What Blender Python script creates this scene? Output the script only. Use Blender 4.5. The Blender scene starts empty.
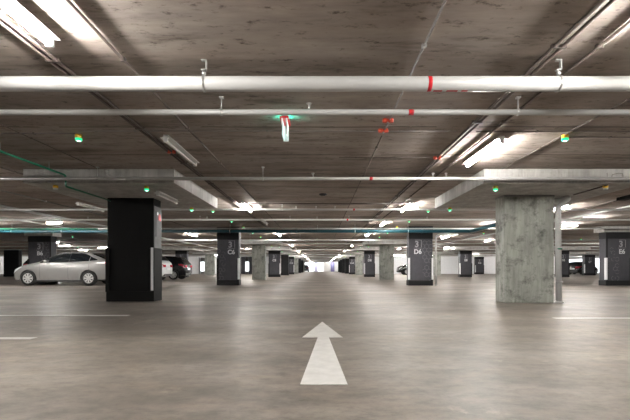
import bpy, bmesh, math, random
from mathutils import Vector, Matrix
random.seed(7)
SC = bpy.context.scene
COL = SC.collection
F, VX, VY, EYE = 405.0, 319.5, 268.7, 0.683      # focal length and horizon of the photograph in pixels, eye height in m
CEIL, DROP = 2.40, 2.157                          # underside of the slab and of the drop panels

def wx(px, y): return (px - VX) / F * y
def wz(py, y): return EYE + (VY - py) / F * y

# ------------------------------------------------------------------ materials
MATS = {}
def new_mat(name):
    m = bpy.data.materials.new(name); m.use_nodes = True
    return m, m.node_tree.nodes, m.node_tree.links, m.node_tree.nodes['Principled BSDF']
def setp(b, col, rough, metal=0.0, spec=0.5):
    b.inputs['Base Color'].default_value = (*col, 1); b.inputs['Roughness'].default_value = rough
    b.inputs['Metallic'].default_value = metal; b.inputs['Specular IOR Level'].default_value = spec
def noise(N, L, vec, scale, stretch=(1, 1, 1), detail=5, rough=0.55):
    mp = N.new('ShaderNodeMapping'); mp.inputs['Scale'].default_value = stretch
    L.new(vec, mp.inputs['Vector'])
    n = N.new('ShaderNodeTexNoise'); n.inputs['Scale'].default_value = scale
    n.inputs['Detail'].default_value = detail; n.inputs['Roughness'].default_value = rough
    L.new(mp.outputs['Vector'], n.inputs['Vector'])
    return n.outputs['Fac']
def ramp(N, L, fac, stops):
    r = N.new('ShaderNodeValToRGB'); e = r.color_ramp.elements
    while len(e) < len(stops): e.new(0.5)
    for i, (p, c) in enumerate(stops):
        e[i].position = p; e[i].color = (*c, 1) if len(c) == 3 else c
    L.new(fac, r.inputs['Fac'])
    return r.outputs['Color']
def mix(N, L, a, b, fac, mode='MIX'):
    m = N.new('ShaderNodeMix'); m.data_type = 'RGBA'; m.blend_type = mode
    for s, v in ((m.inputs['Factor'], fac), (m.inputs['A'], a), (m.inputs['B'], b)):
        if hasattr(v, 'links'): L.new(v, s)
        elif isinstance(v, (int, float)): s.default_value = v
        else: s.default_value = (*v, 1)
    return m.outputs['Result']
def plain(name, col, rough=0.5, metal=0.0, var=0.12, scale=6.0, spec=0.5):
    m, N, L, b = new_mat(name); setp(b, col, rough, metal, spec)
    if var:
        tc = N.new('ShaderNodeTexCoord')
        n = noise(N, L, tc.outputs['Object'], scale)
        c = ramp(N, L, n, [(0.3, tuple(v * (1 - var) for v in col)), (0.7, tuple(min(1, v * (1 + var)) for v in col))])
        L.new(c, b.inputs['Base Color'])
    MATS[name] = m
    return m
def glow(name, col, strength, base=(0.9, 0.9, 0.9)):
    m, N, L, b = new_mat(name); setp(b, base, 0.3)
    b.inputs['Emission Color'].default_value = (*col, 1); b.inputs['Emission Strength'].default_value = strength
    MATS[name] = m
    return m

def floor_material():
    m, N, L, b = new_mat('polished_concrete_floor'); setp(b, (0.4, 0.35, 0.3), 0.4, 0, 0.42)
    tc = N.new('ShaderNodeTexCoord'); o = tc.outputs['Object']
    big = noise(N, L, o, 0.9, (0.7, 1.1, 1), 7, 0.62)
    c = ramp(N, L, big, [(0.30, (0.105, 0.089, 0.076)), (0.5, (0.180, 0.158, 0.138)), (0.7, (0.27, 0.240, 0.212))])
    st = noise(N, L, o, 3.2, (0.9, 1.5, 1), 9, 0.74)
    c2 = ramp(N, L, st, [(0.32, (0.50, 0.48, 0.46)), (0.50, (0.95, 0.95, 0.95)), (0.70, (1.25, 1.20, 1.12))])
    c = mix(N, L, c, c2, 0.85, 'MULTIPLY')
    diag = noise(N, L, o, 1.6, (1.2, 1.0, 1), 8, 0.72)
    c3 = ramp(N, L, diag, [(0.60, (0, 0, 0)), (0.72, (0.65, 0.65, 0.65))])
    c = mix(N, L, c, (0.34, 0.295, 0.24), c3)
    fine = noise(N, L, o, 7.5, (1.0, 1.5, 1), 10, 0.8)
    c4 = ramp(N, L, fine, [(0.36, (0.62, 0.60, 0.58)), (0.5, (1, 1, 1)), (0.66, (1.28, 1.25, 1.2))])
    c = mix(N, L, c, c4, 0.8, 'MULTIPLY')
    patch = noise(N, L, o, 0.55, (0.8, 1.3, 1), 4, 0.55)
    c5 = ramp(N, L, patch, [(0.36, (0.74, 0.73, 0.72)), (0.52, (1, 1, 1)), (0.66, (1.2, 1.15, 1.08))])
    c = mix(N, L, c, c5, 0.9, 'MULTIPLY')
    L.new(c, b.inputs['Base Color'])
    r = N.new('ShaderNodeMapRange'); r.inputs['To Min'].default_value = 0.36; r.inputs['To Max'].default_value = 0.60
    L.new(st, r.inputs['Value']); L.new(r.outputs['Result'], b.inputs['Roughness'])
    bp = N.new('ShaderNodeBump'); bp.inputs['Strength'].default_value = 0.06; bp.inputs['Distance'].default_value = 0.02
    L.new(st, bp.inputs['Height']); L.new(bp.outputs['Normal'], b.inputs['Normal'])
    return m
def ceiling_material():
    m, N, L, b = new_mat('board_marked_concrete'); setp(b, (0.2, 0.17, 0.15), 0.8, 0, 0.25)
    tc = N.new('ShaderNodeTexCoord'); o = tc.outputs['Object']
    big = noise(N, L, o, 0.55, (0.5, 1.3, 1), 6, 0.62)
    c = ramp(N, L, big, [(0.3, (0.20, 0.165, 0.142)), (0.5, (0.335, 0.288, 0.255)), (0.70, (0.46, 0.415, 0.38))])
    st = noise(N, L, o, 2.2, (0.45, 2.2, 1), 9, 0.72)
    c2 = ramp(N, L, st, [(0.30, (0.30, 0.28, 0.26)), (0.46, (0.88, 0.87, 0.86)), (0.72, (1.25, 1.22, 1.18))])
    c = mix(N, L, c, c2, 0.9, 'MULTIPLY')
    sp = noise(N, L, o, 11, (0.6, 1.4, 1), 6, 0.75)
    dk = ramp(N, L, sp, [(0.31, (0.85, 0.85, 0.85)), (0.44, (0, 0, 0))])
    c = mix(N, L, c, (0.055, 0.042, 0.035), dk)
    # joints between the shutter boards
    sx = N.new('ShaderNodeSeparateXYZ'); L.new(o, sx.inputs[0])
    wob = noise(N, L, o, 1.5, (1, 1, 1), 3)
    def chain(op, a, v):
        q = N.new('ShaderNodeMath'); q.operation = op
        L.new(a, q.inputs[0])
        if hasattr(v, 'links'): L.new(v, q.inputs[1])
        else: q.inputs[1].default_value = v
        return q.outputs[0]
    y = chain('ADD', sx.outputs['Y'], chain('MULTIPLY', wob, 0.05))
    fr = chain('FRACT', chain('DIVIDE', chain('ADD', y, 0.47), 1.2), 1.0)
    ln = chain('LESS_THAN', chain('ABSOLUTE', chain('SUBTRACT', fr, 0.5), 0), 0.014)
    pt = noise(N, L, o, 1.7, (1, 1, 1), 4)
    ln = chain('MULTIPLY', ln, chain('GREATER_THAN', pt, 0.42))
    c = mix(N, L, c, (0.07, 0.056, 0.048), chain('MULTIPLY', ln, 0.75))
    L.new(c, b.inputs['Base Color'])
    bp = N.new('ShaderNodeBump'); bp.inputs['Strength'].default_value = 0.25; bp.inputs['Distance'].default_value = 0.01
    L.new(st, bp.inputs['Height']); L.new(bp.outputs['Normal'], b.inputs['Normal'])
    return m
def bare_concrete(name, cols, blot=0.8):
    m, N, L, b = new_mat(name); setp(b, cols[1], 0.75, 0, 0.3)
    tc = N.new('ShaderNodeTexCoord'); o = tc.outputs['Object']
    big = noise(N, L, o, 2.3, (1.6, 1.6, 0.55), 6, 0.6)
    c = ramp(N, L, big, [(0.3, cols[0]), (0.52, cols[1]), (0.72, cols[2])])
    bl = noise(N, L, o, 3.0, (1.0, 1.0, 1.1), 10, 0.75)
    d = ramp(N, L, bl, [(0.36, (blot,) * 3), (0.50, (0, 0, 0))])
    c = mix(N, L, c, tuple(v * 0.38 for v in cols[0]), d)
    st = noise(N, L, o, 7, (2.2, 2.2, 0.22), 5, 0.6)
    c2 = ramp(N, L, st, [(0.3, (0.72, 0.72, 0.70)), (0.6, (1.05, 1.05, 1.05))])
    c = mix(N, L, c, c2, 0.7, 'MULTIPLY')
    L.new(c, b.inputs['Base Color'])
    return m

M_FLOOR = floor_material(); M_CEIL = ceiling_material()
M_DROP = bare_concrete('smooth_drop_concrete', [(0.33, 0.32, 0.30), (0.43, 0.42, 0.40), (0.52, 0.51, 0.49)], 0.25)
M_CONC = bare_concrete('stained_column_concrete', [(0.24, 0.25, 0.225), (0.36, 0.37, 0.335), (0.46, 0.47, 0.43)], 0.85)
M_CHAR = plain('charcoal_paint', (0.056, 0.056, 0.064), 0.6, spec=0.25)
M_BLACK = plain('black_paint', (0.010, 0.010, 0.011), 0.6, spec=0.25)
M_BLACK_SHADE = plain('black_paint_and_shade', (0.006, 0.006, 0.006), 0.7, spec=0.15)  # foreground column's shade put into its black; plain black on the duct
M_GREY = plain('grey_paint', (0.24, 0.24, 0.24), 0.6)
M_MIDGREY = plain('mid_grey_paint', (0.11, 0.11, 0.112), 0.6, spec=0.25)
M_PURPLE = plain('violet_paint', (0.16, 0.15, 0.30), 0.5)
M_WHITE = plain('white_wall_paint', (0.78, 0.79, 0.80), 0.6, var=0.05)
M_SIGN = plain('pale_lettering', (0.55, 0.56, 0.58), 0.5, var=0.05)
M_SIGNDIM = plain('dim_lettering', (0.27, 0.275, 0.29), 0.5, var=0.05)
M_FAINT = plain('faint_line_paint', (0.115, 0.115, 0.125), 0.5, var=0.05)
M_STRIPE = plain('reflector_white', (0.70, 0.70, 0.72), 0.35, var=0.05)
M_PIPE = plain('white_pipe_enamel', (0.49, 0.49, 0.478), 0.35, var=0.03)
M_TEAL = plain('teal_pipe_paint', (0.005, 0.055, 0.075), 0.4, var=0.1)
M_GREEN = plain('green_pipe_paint', (0.005, 0.15, 0.08), 0.4)
M_RED = plain('red_paint', (0.55, 0.012, 0.02), 0.4)
M_ORANGE = plain('orange_red_plastic', (0.62, 0.07, 0.03), 0.45)
M_STEEL = plain('galvanised_steel', (0.55, 0.55, 0.54), 0.35, 0.7, var=0.15, scale=30)
M_DARKPIPE = plain('brown_conduit', (0.085, 0.065, 0.055), 0.5)
M_GREYPIPE = plain('grey_conduit', (0.17, 0.16, 0.15), 0.45)
M_BODY = plain('white_lamp_steel', (0.74, 0.73, 0.71), 0.4, var=0.04)
M_YEL = plain('yellow_plastic', (0.62, 0.36, 0.015), 0.4)
M_OFFTUBE = plain('unlit_tube_glass', (0.72, 0.70, 0.66), 0.2, var=0.02)
M_PAINTED = plain('road_marking_paint', (0.56, 0.55, 0.53), 0.5, var=0.08, scale=9)
M_TUBE = glow('fluorescent_tube', (1.0, 0.965, 0.92), 330.0)
M_LED = glow('green_sensor_lens', (0.0, 1.0, 0.36), 0.5, (0.02, 0.35, 0.18))
M_CORE = glow('sensor_light_core', (0.45, 1.0, 0.72), 2.6, (0.5, 0.9, 0.7))
M_WLENS = plain('clear_sensor_lens', (0.70, 0.74, 0.72), 0.2, var=0.0)
M_EXITW = glow('exit_panel_light', (0.70, 1.0, 0.96), 0.32)
M_EXITG = glow('exit_green_light', (0.05, 1.0, 0.70), 24.0)
M_SILVER = plain('silver_car_paint', (0.29, 0.287, 0.28), 0.26, 0.3, var=0.03)
M_WHITECAR = plain('white_car_paint', (0.70, 0.71, 0.72), 0.25, var=0.02)
M_DARKCAR = plain('black_car_paint', (0.012, 0.012, 0.014), 0.2, var=0.02)
M_GREYCAR = plain('grey_car_paint', (0.22, 0.23, 0.25), 0.25, 0.3, var=0.02)
M_GLASS = plain('tinted_window_glass', (0.008, 0.010, 0.012), 0.08, var=0.0, spec=0.3)
M_RUBBER = plain('tyre_rubber', (0.014, 0.014, 0.014), 0.8)
M_RIM = plain('wheel_silver', (0.58, 0.58, 0.58), 0.35, 0.4, var=0.03)
M_TRIM = plain('black_car_plastic', (0.018, 0.018, 0.018), 0.55)
M_TAIL = plain('red_lamp_lens', (0.42, 0.012, 0.03), 0.15, var=0.0)
M_HEAD = plain('clear_lamp_lens', (0.60, 0.62, 0.63), 0.1, var=0.0)
M_SKYBLUE = plain('interior_pale_blue_seat', (0.20, 0.30, 0.36), 0.5)

# ------------------------------------------------------------------ mesh helpers
class MB:
    def __init__(s): s.b = bmesh.new()
    def box(s, a, c, bev=0.0):
        x0, y0, z0 = a; x1, y1, z1 = c
        bm2 = bmesh.new(); bmesh.ops.create_cube(bm2, size=1)
        for v in bm2.verts:
            v.co = Vector(((x0 + x1) / 2 + v.co.x * (x1 - x0), (y0 + y1) / 2 + v.co.y * (y1 - y0), (z0 + z1) / 2 + v.co.z * (z1 - z0)))
        if bev: bmesh.ops.bevel(bm2, geom=list(bm2.edges), offset=bev, segments=2, profile=0.5, affect='EDGES')
        s._add(bm2); return s
    def _add(s, bm2):
        mp = {}
        for v in bm2.verts: mp[v] = s.b.verts.new(v.co)
        for f in bm2.faces:
            try: s.b.faces.new([mp[v] for v in f.verts]).smooth = f.smooth
            except ValueError: pass
        bm2.free()
    def tube(s, pts, r, seg=10, caps=True):
        pts = [Vector(p) for p in pts]; rings = []
        prev = None
        for i, p in enumerate(pts):
            d = (pts[min(i + 1, len(pts) - 1)] - pts[max(i - 1, 0)]).normalized()
            if prev is None:
                u = d.orthogonal().normalized()
            else:
                u = (prev - d * prev.dot(d)).normalized()
            prev = u; w = d.cross(u)
            rr = r[i] if isinstance(r, (list, tuple)) else r
            rings.append([s.b.verts.new(p + (u * math.cos(2 * math.pi * k / seg) + w * math.sin(2 * math.pi * k / seg)) * rr) for k in range(seg)])
        for a, c in zip(rings, rings[1:]):
            for k in range(seg):
                s.b.faces.new((a[k], a[(k + 1) % seg], c[(k + 1) % seg], c[k])).smooth = True
        if caps:
            s.b.faces.new(rings[0][::-1]); s.b.faces.new(rings[-1])
        return s
    def lathe(s, prof, c=(0, 0, 0), axis='Z', seg=20):
        # prof: (radius, height) pairs
        def P(r, h, k):
            a = 2 * math.pi * k / seg; u, w = r * math.cos(a), r * math.sin(a)
            return Vector(c) + (Vector((u, w, h)) if axis == 'Z' else Vector((u, h, w)) if axis == 'Y' else Vector((h, u, w)))
        rings = [[s.b.verts.new(P(r, h, k)) for k in range(seg)] for r, h in prof]
        for a, d in zip(rings, rings[1:]):
            for k in range(seg):
                try: s.b.faces.new((a[k], a[(k + 1) % seg], d[(k + 1) % seg], d[k])).smooth = True
                except ValueError: pass
        for rg in (rings[0], rings[-1]):
            s.b.faces.new(rg)
        return s
    def poly(s, pts):
        s.b.faces.new([s.b.verts.new(Vector(p)) for p in pts]); return s
    def prism(s, pts, n):
        n = Vector(n); a = [s.b.verts.new(Vector(p)) for p in pts]; c = [s.b.verts.new(Vector(p) + n) for p in pts]
        s.b.faces.new(a); s.b.faces.new(c[::-1])
        for i in range(len(a)):
            j = (i + 1) % len(a); s.b.faces.new((a[j], a[i], c[i], c[j]))
        return s
    def grid(s, rows, smooth=True):
        vs = [[s.b.verts.new(Vector(p)) for p in r] for r in rows]
        for a, c in zip(vs, vs[1:]):
            for i in range(len(a) - 1):
                try: s.b.faces.new((a[i], a[i + 1], c[i + 1], c[i])).smooth = smooth
                except ValueError: pass
        return s
    def build(s, name, mat, parent=None, loc=None):
        bmesh.ops.recalc_face_normals(s.b, faces=s.b.faces)
        me = bpy.data.meshes.new(name); s.b.to_mesh(me); s.b.free()
        for q in (mat if isinstance(mat, (list, tuple)) else [mat]): me.materials.append(q)
        o = bpy.data.objects.new(name, me); COL.objects.link(o)
        if parent: o.parent = parent
        if loc: o.location = loc
        return o

def tag(o, label, cat, group=None):
    o['label'] = label; o['category'] = cat
    if group: o['group'] = group
    return o
def thing(name, label, cat, loc=(0, 0, 0), group=None):
    o = bpy.data.objects.new(name, None); COL.objects.link(o); o.location = loc; o.empty_display_size = 0.1
    return tag(o, label, cat, group)
def dup(root, loc, label, group=None, rotz=None):
    r = root.copy(); COL.objects.link(r); r.location = loc; r['label'] = label
    if group: r['group'] = group
    if rotz is not None: r.rotation_euler = (0, 0, rotz)
    for ch in list(root.children):
        c = ch.copy(); COL.objects.link(c); c.parent = r
        for g in ch.children:
            d = g.copy(); COL.objects.link(d); d.parent = c
    return r
ORD = ['nearest', 'second', 'third', 'fourth', 'fifth', 'sixth', 'seventh', 'eighth', 'ninth', 'tenth', 'eleventh', 'twelfth',
       'thirteenth', 'fourteenth', 'fifteenth', 'sixteenth', 'seventeenth', 'eighteenth', 'nineteenth', 'twentieth', 'twenty-first',
       'twenty-second', 'twenty-third', 'twenty-fourth', 'twenty-fifth']
def structure(o): o['kind'] = 'structure'; return o

def lettering(text, size, x, y, z, mat, parent, name='lettering', depth=0.004):
    """flat letters standing on the face y, facing the camera side (-Y), centred on x, baseline z"""
    cu = bpy.data.curves.new('letters', 'FONT'); cu.body = text; cu.size = size; cu.align_x = 'CENTER'
    cu.extrude = depth / 2; cu.offset = 0.006 * size / 0.2
    t = bpy.data.objects.new('letters', cu); COL.objects.link(t)
    t.rotation_euler = (math.pi / 2, 0, 0)
    dg = bpy.context.evaluated_depsgraph_get(); dg.update()
    me = bpy.data.meshes.new_from_object(t.evaluated_get(dg))
    me.transform(Matrix.Translation((x, y, z)) @ Matrix.Rotation(math.pi / 2, 4, 'X'))
    bpy.data.objects.remove(t); bpy.data.curves.remove(cu)
    me.name = name; me.materials.clear(); me.materials.append(mat)
    o = bpy.data.objects.new(name, me); COL.objects.link(o); o.parent = parent
    return o

# ------------------------------------------------------------------ columns data: X0, X1, front Y, paint, code
COLS = [
 ('C5', -4.42, -3.455, 8.43, 'shaded', None), ('D5', 3.69, 4.69, 8.10, 'bare', None),
 ('C6', -4.25, -3.35, 16.8, 'sign', 'C6'), ('D6', 3.62, 4.58, 16.4, 'sign', 'D6'),
 ('B6', -13.1, -12.07, 18.2, 'sign', 'B6'), ('E6', 11.53, 12.55, 16.3, 'sign', 'E6'),
 ('C7', -4.17, -3.36, 25.0, 'bare', None), ('D7', 3.73, 4.60, 25.0, 'bare', None),
 ('C8', -4.19, -3.25, 33.3, 'sign', 'C8'), ('D8', 3.70, 4.55, 33.3, 'sign', 'D8'),
 ('E8', 11.45, 12.42, 33.0, 'sign', 'E8'), ('B8', -11.75, -10.8, 33.0, 'sign', 'B8'),
 ('F8', 19.4, 20.35, 33.0, 'sign', 'F8'), ('A8', -27.3, -26.0, 35.0, 'black', None),
 ('E9', 11.75, 12.5, 41.7, 'bare', None), ('B9', -11.8, -10.86, 41.7, 'bare', None),
 ('G9', 27.3, 28.4, 41.7, 'sign', 'G9'),
 ('C9', -3.96, -3.19, 41.7, 'black', None), ('D9', 3.71, 4.43, 41.7, 'bare', None),
 ('C10', -3.80, -3.15, 50.0, 'sign', 'C10'), ('D10', 3.68, 4.38, 50.0, 'sign', 'D10'),
 ('F10', 19.25, 20.3, 50.0, 'sign', 'F10'),
 ('C11', -3.72, -3.08, 58.5, 'bare', None), ('D11', 3.70, 4.36, 58.5, 'black', None),
 ('C12', -3.68, -3.06, 67.0, 'black', None), ('D12', 3.74, 4.36, 67.0, 'black', None),
 ('C13', -3.62, -3.05, 75.3, 'black', None), ('D13', 3.82, 4.42, 75.3, 'black', None),
 ('C14', -3.60, -3.05, 83.6, 'bare', None), ('D14', 3.85, 4.42, 83.6, 'black', None),
]
COL_LABEL = {
 'C5': 'large column with shade-blackened colour in the left foreground hiding the silver sedan tail',
 'D5': 'bare stained concrete column in the right foreground with a white downpipe beside it',
 'C6': 'charcoal column lettered C6 left of the driving aisle',
 'D6': 'charcoal column lettered D6 right of the driving aisle, white pipe beside it',
 'B6': 'charcoal column lettered B6 behind the silver sedan bonnet',
 'E6': 'charcoal column lettered E6 at the right edge of the photo',
 'C7': 'bare concrete column directly behind charcoal column C6 on the left of the aisle',
 'D7': 'bare concrete column just left of charcoal column D6',
 'C8': 'charcoal column with pale code, right after the left bare concrete column',
 'D8': 'charcoal column with pale code, between D6 and the aisle, left of the bare one',
 'E8': 'charcoal column with pale code against the white wall between D6 and the foreground concrete column',
 'B8': 'charcoal column behind the parked white and black hatchbacks',
 'F8': 'charcoal column just right of the foreground white downpipe',
 'A8': 'black column at the far left in front of the silver sedan nose',
 'E9': 'slim bare concrete column right of D6 at the end of the white wall',
 'B9': 'pale bare concrete column left of C6 before the far white wall',
 'G9': 'dark charcoal column in front of the bright opening at the far right',
 'F10': 'small charcoal column standing close before the right white wall',
}
NUMW = {'9': 'third', '10': 'fourth', '11': 'fifth', '12': 'sixth', '13': 'seventh', '14': 'farthest'}
PAINTW = {'bare': 'bare concrete', 'sign': 'charcoal', 'black': 'black'}

# ------------------------------------------------------------------ the room
structure(MB().box((-46, -10, -0.3), (46, 112, 0)).build('floor', M_FLOOR))
structure(MB().box((-46, -10, CEIL), (46, 100, CEIL + 0.12)).build('ceiling', M_CEIL))
ntrim = 0
for k, x0, x1, y, paint, code in COLS:
    if k == 'C5': a = (-5.10, -2.50, 6.97, 9.92)
    elif k == 'D5': a = (2.83, 5.64, 6.97, 9.92)
    elif k in ('E6', 'B6'): a = (x0 - 0.12, x1 + 0.12, y - 0.06, y + 0.55)
    elif y < 60 and k not in ('A8', 'C6', 'D6'):
        c = (x0 + x1) / 2; a = (c - 1.35, c + 1.35, y - 1.3, y + 1.65)
    else: continue
    ntrim += 1     # drop panel: the thickening of the slab over the column
    structure(MB().box((a[0], a[2], DROP), (a[1], a[3], CEIL)).build('trim_%d' % ntrim, M_DROP))

def wall_with_openings(name, mat, x0, x1, y, th, openings, ztop=CEIL):
    m = MB(); x = x0
    for a, b, zt in sorted(openings):
        m.box((x, y, 0), (a, y + th, ztop)); m.box((a, y, zt), (b, y + th, ztop)); x = b
    m.box((x, y, 0), (x1, y + th, ztop))
    return structure(m.build(name, mat))
wall_with_openings('wall_back_left', M_WHITE, -45.8, -6.5, 53, 0.3, [(-15.65, -15.0, 2.1), (-9.75, -9.2, 2.1), (-27.0, -25.0, 2.1)])
wall_with_openings('wall_back_right', M_WHITE, 6.5, 45.8, 53, 0.3, [(32.6, 38.2, 2.15)])
wall_with_openings('wall_far', M_WHITE, -6.8, 6.8, 98, 0.3, [(-4.0, -1.25, 2.12), (-0.40, 1.0, 2.12)])
structure(MB().box((-6.8, 53.3, 0), (-6.5, 98, CEIL)).build('wall_aisle_left', M_WHITE))
structure(MB().box((6.5, 53.3, 0), (6.8, 98, CEIL)).build('wall_aisle_right', M_WHITE))
structure(MB().box((-46, -10, 0), (-45.8, 53.3, CEIL)).build('wall_left', M_GREY))
structure(MB().box((45.8, -10, 0), (46, 53.3, CEIL)).build('wall_right', M_WHITE))
structure(MB().box((-46, -10.2, 0), (46, -10, CEIL)).build('wall_behind', M_GREY))
# doorway linings
def lining(n, xa, xb, w, y, zt, mat):
    m = MB()
    m.box((xa - w, y - 0.06, 0), (xa, y + 0.3, zt + w * 0.4)); m.box((xb, y - 0.06, 0), (xb + w, y + 0.3, zt + w * 0.4))
    m.box((xa, y - 0.06, zt), (xb, y + 0.3, zt + w * 0.4))
    return structure(m.build('door_%d' % n, mat))
lining(1, -9.75, -9.2, 0.5, 52.9, 2.1, M_CHAR)
lining(2, -15.65, -15.0, 0.08, 52.9, 2.1, M_GREY)
# roller shutter and violet posts in the far wall
m = MB()
for i in range(14): m.box((1.05, 97.86 + 0.02 * (i % 2), 0.02 + i * 0.15), (2.5, 97.97, 0.165 + i * 0.15))
structure(m.build('door_3', M_BODY))
tag(MB().box((-1.25, 97.7, 0), (-0.45, 98.0, CEIL)).build('wall_post', plain('pale_violet_paint', (0.42, 0.42, 0.58), 0.5)), 'pale violet post between the two bright far openings', 'post')
tag(MB().box((2.7, 97.6, 0), (3.6, 98.0, CEIL)).build('wall_post', M_PURPLE), 'violet post on the far wall right of the white shutter', 'post')
tag(MB().box((-1.6, 95.0, 2.2), (1.7, 95.2, CEIL)).build('hanging_banner_beam', M_TRIM), 'dark bar under the ceiling above the far bright openings', 'beam')

# ------------------------------------------------------------------ columns
def hexes(parent, x0, x1, y, z0, z1, r, drop, seed):
    rnd = random.Random(seed); m = MB(); row = 0; z = z0
    while z < z1:
        x = x0 + (row % 2) * r * 0.87
        while x < x1:
            if rnd.random() > drop:
                p = [Vector((x + r * math.sin(math.pi / 3 * k), 0, z + r * math.cos(math.pi / 3 * k))) for k in range(7)]
                for a, b in zip(p, p[1:]):
                    if rnd.random() < 0.2: continue
                    d = (b - a).normalized(); n = Vector((-d.z, 0, d.x)) * 0.007
                    q = [a - n, b - n, b + n, a + n]
                    m.prism([(v.x, y, v.z) for v in q], (0, -0.003, 0))
            x += r * 1.74
        z += r * 1.5; row += 1
    if len(m.b.verts): m.build('hexagon_pattern', M_FAINT, parent)

for k, x0, x1, y, paint, code in COLS:
    row = k[1:]
    if k in COL_LABEL: lab = COL_LABEL[k]
    else:
        lab = '%s column, %s one of the row along the %s side of the aisle beyond the crossing' % (
            PAINTW[paint], {'9': 'third', '10': 'fourth', '11': 'fifth', '12': 'sixth', '13': 'seventh', '14': 'farthest'}[row], 'left' if k[0] == 'C' else 'right')
    cx = (x0 + x1) / 2; w = x1 - x0; h = w / 2; D = 0.40
    top = CEIL if (y > 60 or k in ('A8', 'C6', 'D6')) else DROP
    t = thing('concrete_column', lab, 'column', (cx, y, 0), 'columns of the car park grid')
    mat = {'shaded': M_BLACK_SHADE, 'bare': M_CONC, 'sign': M_CHAR, 'black': M_BLACK}[paint]
    s = MB().box((-h, 0, 0), (h, D, top), 0.012)
    s.build('shaft', mat, t)
    if paint == 'bare':
        if k == 'D5':
            MB().box((-h - 0.004, -0.012, DROP - 0.035), (h + 0.004, D + 0.004, DROP - 0.002)).build('top_joint', M_GREY, t)
        continue
    MB().box((-h - 0.015, -0.015, 0), (h + 0.015, D + 0.015, 0.21), 0.006).build('plinth', M_BLACK if paint != 'shaded' else M_BLACK_SHADE, t)
    if paint == 'sign':
        MB().box((-h - 0.006, -0.006, 1.89), (h + 0.006, D + 0.006, top - 0.002)).build('top_band', M_BLACK, t)
    if k == 'C5':
        MB().box((h - 0.001, 0.03, 0.21), (h + 0.008, D - 0.01, DROP - 0.16)).build('side_face', M_MIDGREY, t)
        MB().box((h - 0.03, -0.02, 0.2), (h + 0.02, D + 0.01, 1.12), 0.005).build('corner_guard', M_BLACK_SHADE, t)
        MB().box((-h - 0.03, -0.02, 0.2), (-h + 0.05, D * 0.5, 1.12), 0.005).build('corner_guard', M_BLACK_SHADE, t)
        MB().box((h - 0.045, -0.028, 0.23), (h + 0.005, -0.019, 1.12)).build('reflector_strip', M_STRIPE, t)
    elif paint == 'sign':
        for sx in (-1, 1):
            g = MB().box((min(sx * (h - 0.07), sx * (h + 0.018)), -0.018, 0.21), (max(sx * (h - 0.07), sx * (h + 0.018)), 0.09, 1.12), 0.004).build('corner_guard', M_BLACK, t)
        inner = 1 if x1 < 0 else -1
        for sx in ((inner,) if k not in ('D6',) else (-1, 1)):
            MB().box((min(sx * (h - 0.045), sx * (h + 0.021)), -0.024, 0.24), (max(sx * (h - 0.045), sx * (h + 0.021)), -0.016, 1.12)).build('reflector_strip', M_STRIPE, t)
            MB().box((sx * (h + 0.018) - 0.004, -0.02, 0.24), (sx * (h + 0.018) + 0.004, 0.07, 1.12)).build('reflector_strip', M_STRIPE, t)
        if k == 'B6':
            MB().box((h - 0.05, -0.006, 0.21), (h + 0.004, -0.0005, 1.89)).build('corner_line', M_BLACK, t)
        if k == 'E6':
            MB().box((-h - 0.004, -0.006, 1.1), (-h + 0.07, -0.0005, 1.89)).build('corner_line', M_BLACK, t)
        lx = {'C6': 0.14, 'D6': -0.12, 'B6': 0.02, 'E6': 0.13}.get(k, 0.0)
        yy = -0.004
        # level sign: a big three with frame, a bar under it and the bay code
        lettering('3', 0.34, lx - 0.04, yy, 1.565, M_SIGNDIM, t, 'level_number')
        fr = MB(); s_ = 0.012
        fr.box((lx - 0.12, yy - 0.003, 1.835), (lx + 0.15, yy + 0.004, 1.835 + s_)); fr.box((lx + 0.135, yy - 0.003, 1.545), (lx + 0.15, yy + 0.004, 1.835))
        fr.box((lx - 0.16, yy - 0.003, 1.51), (lx + 0.16, yy + 0.004, 1.51 + s_))
        fr.build('sign_frame', M_SIGNDIM, t)
        lettering(code, 0.25, lx, yy, 1.29, M_SIGN, t, 'bay_code')
        if k == 'D6': hexes(t, 0.16, 0.46, -0.001, 0.30, 1.85, 0.095, 0.25, 3)
        elif k == 'C6': hexes(t, -0.38, -0.15, -0.001, 0.30, 1.5, 0.075, 0.35, 5)
        elif k == 'E6': hexes(t, -0.36, -0.05, -0.001, 0.3, 1.6, 0.085, 0.45, 8)
        elif k == 'B6': hexes(t, 0.15, 0.42, -0.001, 0.7, 1.85, 0.085, 0.35, 9)
# red notice on the side face of the black column
nx = -3.455 + 0.008
t = thing('fire_notice', 'grey fire notice with red symbol on the right side of the black foreground column', 'sign', (nx, 8.5, 1.62))
MB().box((0, 0.02, -0.26), (0.012, 0.31, 0.28)).build('board', M_MIDGREY, t)
MB().prism([(0.012, 0.14, 0.10), (0.012, 0.27, 0.08), (0.012, 0.27, 0.19), (0.012, 0.20, 0.24), (0.012, 0.14, 0.19)], (0.004, 0, 0)).build('red_symbol', M_RED, t)
MB().box((0.012, 0.07, 0.20), (0.015, 0.13, 0.26)).build('white_caption', M_STRIPE, t)

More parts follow.
